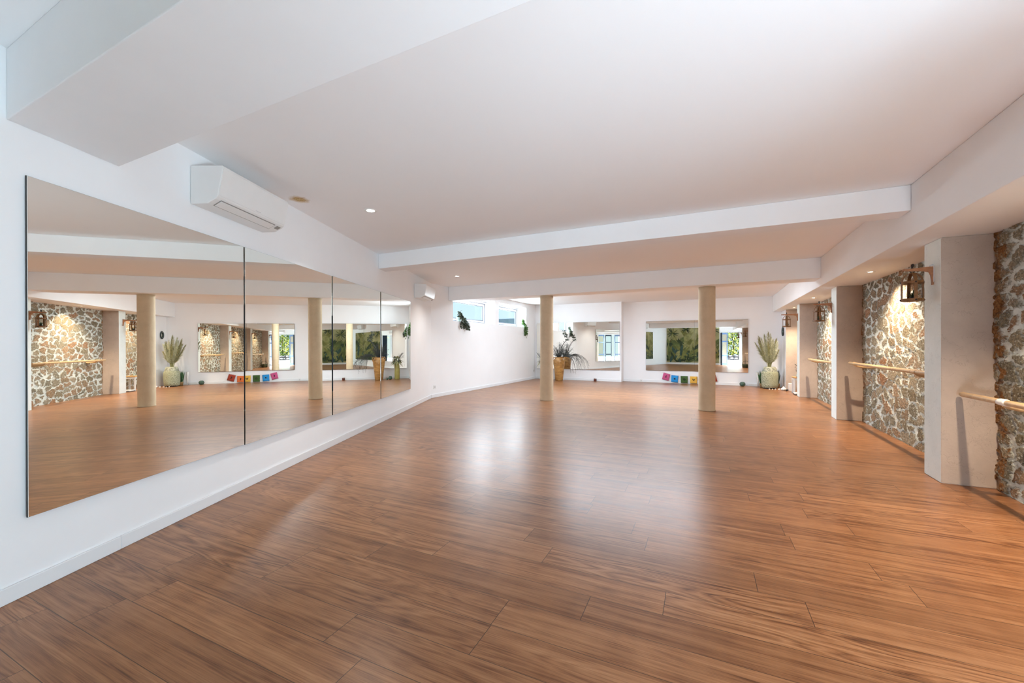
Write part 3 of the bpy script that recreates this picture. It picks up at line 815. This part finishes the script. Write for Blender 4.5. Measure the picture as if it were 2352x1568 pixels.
# outlets and small wall fittings
def outlet(fn, label):
    root = thing('wall_outlet', label, 'outlet', fn(0,0,0), group='wall outlets')
    mb = MB()
    def bx(u0,u1,t0,t1,z0,z1):
        vs=[Vector(fn(u,t,z))-root.location for z in (z0,z1) for (u,t) in ((u0,t0),(u1,t0),(u1,t1),(u0,t1))]
        return vs
    F=[(0,3,2,1),(4,5,6,7),(0,1,5,4),(1,2,6,5),(2,3,7,6),(3,0,4,7)]
    mb.add(bx(-.04,.04,.001,.010,-.04,.04),F).build('plate', plastic_m, root)
    MB().add(bx(-.02,.02,.010,.0125,-.02,.02),F).build('socket', plug_m, root)
outlet(lambda u,t,z: WW(.13+u,-t,.245+z), 'white wall outlet by the corner nearest the left mirrors')
outlet(lambda u,t,z: WW(6.0+u,-t,.30+z), 'white wall outlet in the far corner under the window wall')
outlet(lambda u,t,z: (-2.15-u,YF-.014-t,.045+z), 'small white outlet low on the far wall left of the flags')

# ------------------------------------------------------------------ string of six coloured flags
FY = YF-.05
bt = thing('flag_bunting','string of six coloured flags with symbols leaning on the far wall','bunting',(-.78,FY,.0))
flags = [(-1.365,.190,-.24,(.62,.10,.26),'pink'),(-1.105,.130,-.07,(.02,.30,.72),'blue'),(-.820,.118,0,(.055,.12,.025),'green'),(-.545,.114,.0,(.80,.46,.07),'yellow'),(-.265,.120,.05,(.75,.17,.04),'orange'),(.005,.175,.28,(.36,.045,.02),'red')]
tops = []
for x,z,rot,c,nm in flags:
    mb = MB(); hw,hh = .105,.112; vs=[]; nx_=6
    for j in range(nx_+1):
        for i in range(nx_+1):
            a=-hw+2*hw*i/nx_; b=-hh+2*hh*j/nx_
            vs.append((a*(1-.03*(b<0)), -.004*math.sin(i*1.3+j*.5), b))
    q=nx_+1
    fs=[(j*q+i,j*q+i+1,(j+1)*q+i+1,(j+1)*q+i) for j in range(nx_) for i in range(nx_)]
    mb.add(vs,fs,0,True)
    o = mb.build('flag', flagmat(nm+'_flag_cloth', c), bt, loc=(x+.78,0,z+.015), rot=(0,-rot,0))
    so = o.modifiers.new('thick','SOLIDIFY'); so.thickness=.003
    o['label'] = nm+' cloth flag'
    g = MB()
    if nm == 'yellow':
        g.tube([(-.032,-.012,.035),(-.018,-.012,.006),(.0,-.012,-.03),(.016,-.012,-.006),(.036,-.012,.03)], .008, 6); g.tube([(-.01,-.012,.022),(.004,-.012,.008)], .006, 6)
    elif nm == 'blue':
        g.add([(-.034,-.011,.0),(.036,-.011,-.004),(.004,-.011,.034)],[(0,1,2)]); g.tube([(-.02,-.012,-.012),(.02,-.012,-.012)],.006,6)
    elif nm == 'green':
        g.tube([(.03*math.cos(t*PI/3),-.011,.004+.03*math.sin(t*PI/3)) for t in range(7)], .009, 6)
    else:
        g.tube([(0,-.011,.04),(-.012,-.011,.01),(.006,-.011,-.018),(-.004,-.011,-.04)], [.006,.012,.012,.006], 6); g.tube([(-.014,-.011,.026),(.016,-.011,.03)],.006,6)
    g.build('printed_symbol', ink_m, o)
    ca,sa=math.cos(rot),math.sin(rot)
    for e in (-hw,hw): tops.append((x+.78+e*ca-hh*sa*(1) * (1 if rot>0 else 1)*0 + hh*(-math.sin(-rot))*-1*0, -.002, z+.015+hh*ca+e*sa))
sg = MB(); sg.tube([(tops[0][0]-.10,-.002,tops[0][2]+.03)]+tops+[(tops[-1][0]+.10,-.002,tops[-1][2]+.03)], .0025, 5); sg.build('string', string_m, bt)

# green bubble ball, reed mat behind it
gb = thing('ceramic_ball','dark green bubbled ball with open top on the floor under the far mirror','ornament',(.80,14.08,0))
mb = MB(); mb.lathe([(.035,0),(.058,.014),(.071,.045),(.074,.075),(.066,.108),(.046,.128),(.036,.131),(.030,.122)], 28); mb.build('body', greenglass_m, gb)
bm = MB(); rnd=random.Random(8)
for i in range(60):
    a=rnd.uniform(0,2*PI); e=rnd.uniform(-1.0,.9); r=.073
    bm.sphere((r*math.cos(a)*math.cos(e),r*math.sin(a)*math.cos(e),.068+.062*math.sin(e)), .009, 4)
bm.build('bubbles', greenglass_m, gb)
tag(MB().box(.98,1.22,14.262,14.280,.001,.065).build('low_plank', whitewood_m), 'short pale plank on the floor between green ball and tall grass plant', 'plank')

# ------------------------------------------------------------------ big covered vase with pampas grass
VX, VY = 1.455, 13.70
bv = thing('floor_vase','large floor vase in woven pale green cover, right of the far mirror','vase',(VX,VY,0))
MB().lathe([(.175,.03),(.195,.045),(.205,.12),(.212,.30),(.206,.43),(.195,.475),(.17,.50)], 48, wob=lambda a,z:1+.02*math.sin(9*a+3*math.sin(z*20))).build('cover', knit_m, bv)
MB().lathe([(.185,.47),(.18,.50),(.172,.54),(.158,.58),(.138,.615),(.128,.62),(.115,.60)], 40, wob=lambda a,z:1+.035*math.sin(7*a+z*60)).build('gathered_collar', plain('blue_grey_cloth',(.36,.38,.30),.9,0,.5,18,.4), bv)
MB().lathe([(.16,.001),(.165,.03),(.14,.031)], 32).build('base_tray', black_m, bv)
pg = thing('pampas_bouquet','tall bunch of feathery pampas grass in the woven cover vase','plant',(VX,VY,.58))
rnd = random.Random(21); pa = MB(); pd = MB(); sm = MB()
for k in range(42):
    a = rnd.uniform(0,2*PI); lean = rnd.uniform(.03,.30); ht = rnd.uniform(.45,1.0)*(1-.3*lean)
    if k < 5: a = rnd.uniform(PI*.8,PI*1.25); lean = rnd.uniform(.24,.34); ht = rnd.uniform(.68,.92)
    ex, ey = lean*math.cos(a), lean*math.sin(a)*.6
    ex = min(ex,.25); ey=min(ey,.3)
    c = curve([(ex*.12,ey*.12,-.05),(ex*.25,ey*.25,.15),(ex*.65,ey*.65,ht*.62),(ex,ey,ht)], 8); n=len(c)
    sm.tube(c[:n*2//3], .004, 4)
    tgt = pa if rnd.random() < .55 else pd
    s0 = int(n*.32)
    for i in range(s0, n-1):
        fr = (i-s0)/(n-s0)
        wd = .15*math.sin(PI*min(1,.18+.82*fr))**.7*(1 - .55*fr)
        for j in range(26):
            t = rnd.random(); p = c[i].lerp(c[i+1], t); d = (c[i+1]-c[i]).normalized()
            b = rnd.uniform(0,2*PI); o_ = Vector((math.cos(b),math.sin(b),0))
            e = p + d*rnd.uniform(.03,.11) + o_*wd*rnd.uniform(.15,.85) - Vector((0,0,.012))
            sd = (e-p).cross(Vector((rnd.uniform(-1,1),rnd.uniform(-1,1),.3))).normalized()*.0013
            tgt.add([p-sd,p+sd,(p+e)*.5+sd*1.4+Vector((0,0,.008)),e,(p+e)*.5-sd*1.4+Vector((0,0,.008))],[(0,1,2,4),(4,2,3)])
sm.build('stems', pampasd_m, pg); pa.build('plumes', pampas_m, pg); pd.build('plumes', pampasd_m, pg)
# grass pots either side
def grass(x,y,n,hgt,rad,gm,label,spread):
    root = thing('potted_grass', label, 'plant', (x,y,0), group='grass plants beside the pampas vase')
    MB().lathe([(rad*.75,0),(rad,.11),(rad*1.02,.13),(rad*.85,.13),(rad*.8,.10)], 24).build('pot', browpot_m, root)
    mb = MB(); rr=random.Random(int(x*100))
    for i in range(n):
        a=rr.uniform(0,2*PI); e=rr.uniform(0,spread)
        mb.leaf((rad*.6*rr.uniform(-1,1),rad*.6*rr.uniform(-1,1),.10),(math.cos(a)*e,math.sin(a)*e,1),hgt*rr.uniform(.6,1.05),.018,0,.06,4,(math.sin(a),math.cos(a),.1))
    mb.build('blades', gm, root)
grass(1.285,13.86,70,.42,.075,grass_m,'green grass plant in brown pot left of the pampas vase',.28)
grass(1.675,13.98,60,.46,.06,grassdk_m,'dark grass plant squeezed between pampas vase and corner pier',.16)
ws = thing('paper_cone','white paper cone behind the green grass plant','ornament',(1.20,14.12,0))
MB().lathe([(.012,0.001),(.025,.2),(.04,.42),(.037,.43),(.015,.25)], 20).build('cone', shell_m, ws)

# pebbles and shells by the vase
rnd = random.Random(4)
for i,(x,y,r,m_,lb) in enumerate(((1.42,13.43,.018,shell_m,'white pebble left of centre before the pampas vase'),(1.49,13.42,.016,shell_m,'small pale pebble at the foot of the pampas vase'),(1.56,13.43,.020,shell_m,'pale pebble right of the pampas vase foot'),(1.64,13.40,.026,wax_m,'cream round stone between pampas vase and shell'))):
    o = MB().sphere((0,0,r*.7), r, 10, 0, .7).build('pebble', m_, loc=(x,y,0)); tag(o, lb, 'pebble', 'pebbles at the foot of the pampas vase')
sh = thing('conch_shell','spiky white conch shell on the floor by the corner pier','shell',(1.735,13.30,0),(0,0,.4))
mb = MB(); mb.lathe([(.01,0),(.05,.01),(.062,.035),(.048,.062),(.02,.085),(.006,.11)], 20, wob=lambda a,z:1+.18*max(0,math.sin(5*a))); mb.build('spire', shell_m, sh)
mb = MB()
for i in range(7):
    a=2*PI*i/7; mb.tube([(.05*math.cos(a),.05*math.sin(a),.03),(.082*math.cos(a),.082*math.sin(a),.045)],[.014,.003],6)
mb.build('spikes', shell_m, sh)
o = MB().sphere((0,0,.026),.028,10,0,.95).build('dark_stone', black_m, loc=(1.79,13.18,0)); tag(o,'round black stone beside the white conch shell','stone')

# round mirror on the corner pier
rm = thing('round_mirror','small round mirror with thick black frame on the white corner pier','mirror',(1.8135,13.93,1.62),(0,-PI/2,0))
mb = MB(); n=40; vs=[]; R0,r0=.083,.022
for i in range(n):
    for j in range(10):
        a=2*PI*i/n; b=2*PI*j/10
        vs.append(((R0+r0*math.cos(b))*math.cos(a)*1.25,(R0+r0*math.cos(b))*math.sin(a),r0*.9+r0*.9*math.sin(b)))
fs=[(i*10+j,((i+1)%n)*10+j,((i+1)%n)*10+(j+1)%10,i*10+(j+1)%10) for i in range(n) for j in range(10)]
mb.add(vs,fs,0,True).build('frame', plain('black_green_frame',(.02,.035,.035),.35), rm)
g = MB(); g.add([(.078*1.25*math.cos(2*PI*i/n),.078*math.sin(2*PI*i/n),.012) for i in range(n)],[tuple(range(n))]); g.build('mirror_glass', mirror_m, rm)

# ------------------------------------------------------------------ stool, box, scale in the last bay
SX, SY = 1.97, 12.66
stl = thing('side_stool','small white legged stool with orange pine top behind the third pier','stool',(SX,SY,0))
MB().box(-.13,.16,-.15,.15,.395,.425).build('seat', pinewood_m, stl, bevel=.008)
MB().box(-.11,.14,-.13,.13,.345,.394).build('apron', whitewood_m, stl)
for sx,sy in ((-.105,-.125),(-.105,.125),(.135,-.125),(.135,.125)):
    MB().box(sx-.018,sx+.018,sy-.018,sy+.018,0.001,.394).build('leg', whitewood_m, stl, bevel=.003)
sv = thing('bud_vase','tiny glass bottle with dark sprig on the stool','vase',(SX-.03,SY-.02,.426))
MB().lathe([(.018,0),(.022,.02),(.02,.05),(.009,.075),(.011,.09),(.007,.09)], 16).build('bottle', potgreen_m, sv)
mb = MB(); rnd=random.Random(9)
mb.tube(curve([(0,0,.06),(.005,0,.18),(-.01,.01,.34)]), .002, 5)
for i in range(14):
    z=rnd.uniform(.12,.34); mb.sphere((rnd.uniform(-.045,.045),rnd.uniform(-.03,.03),z), .009, 4)
mb.build('sprig', twig_m, sv)
sc2 = thing('bathroom_scale','flat white scale with black underside on the floor in front of the stool','scale',(1.93,12.34,0))
MB().box(-.10,.16,-.13,.13,.001,.02).build('base', black_m, sc2); MB().box(-.105,.165,-.135,.135,.0205,.05).build('platform', whitewood_m, sc2, bevel=.006)
tag(MB().box(1.845,1.99,13.20,13.40,.001,.20).build('white_box', whitewood_m, bevel=.006), 'plain white box against the peach side of the corner pier', 'box')
bsk = thing('wicker_basket','dark wicker basket by a pier, seen only in mirrors','basket',(1.98,2.28,0))
MB().lathe([(.13,0),(.15,.02),(.165,.15),(.17,.20),(.155,.20),(.14,.05)], 28, wob=lambda a,z:1+.02*math.sin(24*a)).build('body', basket_m, bsk)
hb=MB(); hb.tube(curve([(-.16,0,.19),(-.12,0,.32),(0,0,.38),(.12,0,.32),(.16,0,.19)]), .010, 8); hb.build('handle', basket_m, bsk)

# ------------------------------------------------------------------ mural on the back wall (seen in the mirrors)
mu = thing('jungle_mural','wide olive jungle foliage mural on the wall behind the camera','mural',(-.80,YB,0))
MW0, MW1, MZ0, MZ1 = -1.56, 1.60, .12, 2.60
mural_bg = plain('mural_sand_ground',(.36,.34,.17),.8,0,.35,1.6)
mc_ = [plain('mural_olive',(.19,.19,.05),.8,0,.3,6), plain('mural_dark_green',(.035,.055,.022),.8,0,.3,6), plain('mural_leaf_green',(.12,.15,.045),.8,0,.3,6), plain('mural_pale_leaf',(.30,.29,.11),.8,0,.3,6), plain('mural_teal',(.04,.085,.07),.8,0,.3,6)]
MB().box(MW0,MW1,.001,.004,MZ0,MZ1).build('paper', mural_bg, mu)
MB().box(MW0,MW1,.001,.016,.03,MZ0-.005).build('lower_ledge', base_m, mu)
mb = MB(); rnd = random.Random(31); lay=[0.0045]
def flat_leaf(x,z,ang,ln,wd,mi,bend=.0):
    lay[0]+=.00001
    vs=[];n=7
    for i in range(n+1):
        t=i/n; c=math.cos(ang+bend*t); s=math.sin(ang+bend*t)
        px=x+ln*t*math.cos(ang+bend*t*.5); pz=z+ln*t*math.sin(ang+bend*t*.5)
        ww_=wd*.5*math.sin(PI*min(.98,.1+.88*t))**.8
        for q in (-1,1):
            X=min(MW1-.003,max(MW0+.003,px-s*ww_*q)); Z=min(MZ1-.003,max(MZ0+.003,pz+c*ww_*q)); vs.append((X,lay[0],Z))
    mb.add(vs,[(2*i,2*i+1,2*i+3,2*i+2) for i in range(n)],mi)
def frond(x,z,ang,ln,mi,nl=13):
    for i in range(nl):
        t=.15+.85*i/nl; px=x+ln*t*math.cos(ang); pz=z+ln*t*math.sin(ang)
        for q in (-1,1): flat_leaf(px,pz,ang+q*(.95-.4*t),ln*.42*(1-.45*t),.035,mi,-.3*q)
    flat_leaf(x,z,ang,ln,.02,mi)
for i in range(120):
    frond(rnd.uniform(MW0,MW1), MZ0+abs(rnd.gauss(0,.62)), rnd.uniform(.3,2.8), rnd.uniform(.4,.9), rnd.choice((0,2,2,1,3,0)))
for cx,cz,sz in ((-1.2,2.05,.42),(-.35,2.3,.30),(1.25,2.25,.45),(.55,1.75,.3)):
    for kk in range(11): flat_leaf(cx,cz,2*PI*kk/11+rnd.uniform(-.15,.15),sz*rnd.uniform(.8,1.1),.055,rnd.choice((0,1,1)),rnd.uniform(-.3,.3))
for i in range(60):
    flat_leaf(rnd.uniform(MW0,MW1), MZ0+rnd.uniform(0,.55), rnd.uniform(.2,2.9), rnd.uniform(.4,1.2), rnd.uniform(.09,.20), rnd.choice((1,1,4,2,0,3)), rnd.uniform(-.6,.6))
mb.build('painted_foliage', mc_, mu)

# ------------------------------------------------------------------ doorway with blue shutters, terrace outside
def shutter(name, loc, rz, width, mat, label, h=2.08, glazed=False):
    root = thing(name, label, 'shutter', loc, (0,0,rz), 'blue door shutters')
    fr = MB(); f=.055
    fr.box(0,f,-.02,.02,0,h); fr.box(width-f,width,-.02,.02,0,h)
    for z0,z1 in ((0,.12),(.55,.63),(1.45,1.53),(h-.10,h)): fr.box(f,width-f,-.02,.02,z0,z1)
    fr.build('frame', mat, root, bevel=.003)
    for z0,z1 in ((.12,.55),(.63,1.45),(1.53,h-.10)):
        MB().box(f,width-f,-.008,.008,z0,z1).build('panel', glass_m if glazed else (cream_m if mat is blue_m else navy_m), root)
    return root
d1 = thing('door_1','white framed doorway to the sunny terrace, seen in the far mirror','door',(0,YB,0),kind='structure')
mb=MB(); mb.box(DX0,DX0+.05,-.2,.015,0.001,DZ); mb.box(DX1-.05,DX1,-.2,.015,0.001,DZ); mb.box(DX0+.05,DX1-.05,-.2,.015,DZ-.05,DZ)
mb.build('door_frame', frame_m, d1)
shutter('door_shutter',(DX0+.07,YB-.06,.01),R(0),.36,blue_m,'blue door shutter leaf closing the left part of the doorway',2.04)
shutter('door_shutter',(DX0+.03,YB+.06,.01),R(82),.40,navy_m,'dark navy shutter leaf swung into the room',2.04)
shutter('terrace_door_leaf',(2.33,.70,.004),R(90),.56,blue_m,'glazed blue terrace door leaf farthest along the side wall',2.06,True)
shutter('terrace_door_leaf',(2.33,.04,.004),R(90),.56,navy_m,'glazed navy terrace door leaf in the middle of the side opening',2.06,True)
shutter('terrace_door_leaf',(2.33,-.80,.004),R(90),.56,blue_m,'glazed blue terrace door leaf nearest the entrance corner',2.06,True)
sco = thing('wall_sconce','small black wall lamp beside the blue shutters, seen in the mirrors','lamp',(2.10,1.45,1.52))
MB().lathe([(.03,0),(.05,.02),(.05,.16),(.065,.17),(.01,.25)], 12).build('lamp_body', iron_m, sco); a_=MB(); a_.tube([(0,.0,.2),(.05,0,.24),(.098,0,.22)],.012,8); a_.build('arm', iron_m, sco)
cw = struct(MB().box(5.2,5.5,-1.2,9,-.04,2.6).build('courtyard_wall', plain('cream_render',(.62,.56,.42),.9,0,.05,3)),'cream courtyard wall outside the glazed side doors','wall')
pt = struct(MB().box(-4,2.74,-9,-1.16,-.20,-.04).box(2.75,9,-9,15,-.20,-.04).build('patio_floor', patio_m),'pale sunlit terrace floor outside the doorway','terrace')
gw = MB(); rnd=random.Random(2)
for r_ in range(4):
    x=-.6+rnd.uniform(0,.2)
    while x<4.2:
        wd=rnd.uniform(.18,.38); gw.sphere((x,-3.75+rnd.uniform(-.05,.05),.05+r_*.16),wd*.42,7,rnd.randrange(2),.45); x+=wd*.80
gw.box(-.6,4.2,-3.95,-3.72,-.04,.58,2)
struct(gw.build('garden_wall',[plain('pale_garden_stone',(.60,.60,.62),.9,0,.2,8),plain('grey_garden_stone',(.30,.30,.33),.9,0,.2,8),plain('dark_stone_joint',(.12,.12,.13),.9)]),'low dry stone garden wall outside the doorway','garden wall')
bush = thing('garden_shrub','dense yellow green shrub in sun behind the garden wall','shrub',(1.8,-5.0,-.04))
mb=MB(); rnd=random.Random(6)
for i in range(5200):
    x=rnd.uniform(-2.4,2.8); z=rnd.uniform(.2,3.4); y=rnd.uniform(-.7,.9)
    d=(rnd.uniform(-1,1),rnd.uniform(-.2,1),rnd.uniform(-.8,.6))
    mb.leaf((x,y,z),d,rnd.uniform(.14,.30),rnd.uniform(.05,.09),0 if rnd.randrange(3) else 1,.3,3,(rnd.uniform(-1,1),rnd.uniform(-1,1),1))
mb.build('leaves',[leafyel_m,leaf_m],bush)
tk=MB()
for i in range(7): tk.tube([(-2.1+i*.7,0,0),(-2.0+i*.7,.1,1.4),(-2.2+i*.72,0,3.0)],[.05,.04,.015],6)
tk.build('trunk',browpot_m,bush)

# outside the high windows: neighbour roof and tree
nh = thing('neighbour_house','grey neighbouring roof seen through the second high window','house',(-11.2,22.6,0))
MB().box(-.55,.75,-.35,.8,-.2,2.30).build('wall', plain('pale_render',(.70,.75,.76),.9), nh)
rf=MB(); rf.extr([(-.45,2.30),(.9,2.30),(.9,2.55),(.1,2.86),(-.45,2.80)], lambda t,a,z:(t,a,z), -.70, .62); rf.build('roof', roof_m, nh)
trf = thing('distant_tree','hazy pale green treetop outside the second high window','tree',(-9.75,17.9,0))
mb=MB(); rnd=random.Random(14)
for i in range(900):
    a=rnd.uniform(0,2*PI); e=rnd.uniform(-.9,1.3); r=rnd.uniform(.5,1.0)
    mb.leaf((.42*r*math.cos(a)*math.cos(e),.5*r*math.sin(a)*math.cos(e),2.05+.36*r*math.sin(e)),(rnd.uniform(-1,1),rnd.uniform(-1,1),rnd.uniform(-.3,.8)),.14,.07,0,.2,3)
mb.build('crown',treefar_m,trf)
tk=MB(); tk.tube([(0,0,-.2),(0,0,1.0),(.05,0,1.8)],[.12,.10,.06],8); tk.build('trunk',browpot_m,trf)
gd = struct(MB().box(-40,-6.7,-10,40,-.4,-.2).build('ground_outside', plain('outdoor_ground',(.45,.46,.40),.9)),'ground outside the high windows','ground')

# ------------------------------------------------------------------ daylight
W = bpy.data.worlds.new('sky'); S.world = W; W.use_nodes = True
nt = W.node_tree; nt.nodes.clear()
wo = N(nt,'OutputWorld'); bg = N(nt,'Background')
tc = N(nt,'TexCoord'); sz_ = sep(nt, tc.outputs['Generated'])
skyc = ramp(nt, M(nt,'MAXIMUM', sz_[2], 0.0), [(0,(.50,.61,.67)),(.25,(.40,.57,.70)),(1,(.25,.5,.95))])
L(nt, skyc, bg.inputs[0]); bg.inputs[1].default_value = 1.1
L(nt, bg.outputs[0], wo.inputs[0])
sd = bpy.data.lights.new('sun','SUN'); sd.energy = 8; sd.angle = R(.6); sd.color = (1,.96,.90)
so = bpy.data.objects.new('sun', sd); COL.objects.link(so)
so.rotation_euler = Vector((-.72,-.28,-.64)).to_track_quat('-Z','Y').to_euler()
# light portals at the openings (no emission of their own)
def portal(loc, rot, sx, sy):
    ld = bpy.data.lights.new('daylight_portal','AREA'); ld.shape='RECTANGLE'; ld.size=sx; ld.size_y=sy; ld.cycles.is_portal=True
    o = bpy.data.objects.new('daylight_portal', ld); COL.objects.link(o); o.location=loc; o.rotation_euler=rot
portal(((DX0+DX1)/2, YB-.24, DZ/2), Vector((0,1,0)).to_track_quat('-Z','Y').to_euler(), DX1-DX0, DZ)
def daylight(name, loc, d, sx, sy, energy, color, spread):  # area lamp, for the added door fills as well as window sky light
    ld = bpy.data.lights.new(name,'AREA'); ld.shape='RECTANGLE'; ld.size=sx; ld.size_y=sy; ld.energy=energy; ld.color=color; ld.spread=R(spread)
    o = bpy.data.objects.new(name, ld); COL.objects.link(o); o.location=loc; o.rotation_euler=Vector(d).to_track_quat('-Z','Y').to_euler()
# added fill lamp aimed upward, standing for terrace daylight through the side doors
daylight('fill_side_doors', (2.64,(SG0+SG1)/2,.24), (-1,.35,.42), SG1-SG0-.1, .40, 116, (.69,.86,1.0), 150)
# added fill lamp low in the open terrace door behind the camera
daylight('fill_back_door', ((DX0+DX1)/2+.15, YB-.12, .19), (-.50,1,.12), .80, .26, 58, (.68,.855,1.0), 130)
# sky light through the two high windows
for u0,u1 in OPEN: daylight('daylight_window', WW((u0+u1)/2, WT+.03, (ZW0+ZW1)/2), (1,-.35,.10), u1-u0-.02, ZW1-ZW0-.02, 58, (.77,.90,1.0), 170)

# ------------------------------------------------------------------ camera and view
F_, HY_ = 945., 791.
cd_ = bpy.data.cameras.new('camera'); cam = bpy.data.objects.new('camera', cd_); COL.objects.link(cam)
cam.location = (0,0,1.25); cam.rotation_euler = (PI/2, 0, math.atan(461/945))
cd_.sensor_width = 36; cd_.sensor_fit = 'HORIZONTAL'; cd_.lens = F_/2352*36; cd_.shift_y = (HY_-784)/2352
cd_.clip_start = .05; cd_.clip_end = 200
S.camera = cam
S.view_settings.view_transform = 'Standard'; S.view_settings.look = 'None'; S.view_settings.gamma = 1; S.view_settings.use_curve_mapping = False
S.view_settings.exposure = 0.58
cy = S.cycles
cy.max_bounces = 10; cy.diffuse_bounces = 5; cy.glossy_bounces = 6; cy.transparent_max_bounces = 12; cy.transmission_bounces = 6
cy.sample_clamp_indirect = 6; cy.blur_glossy = 1.0
cy.use_denoising = True
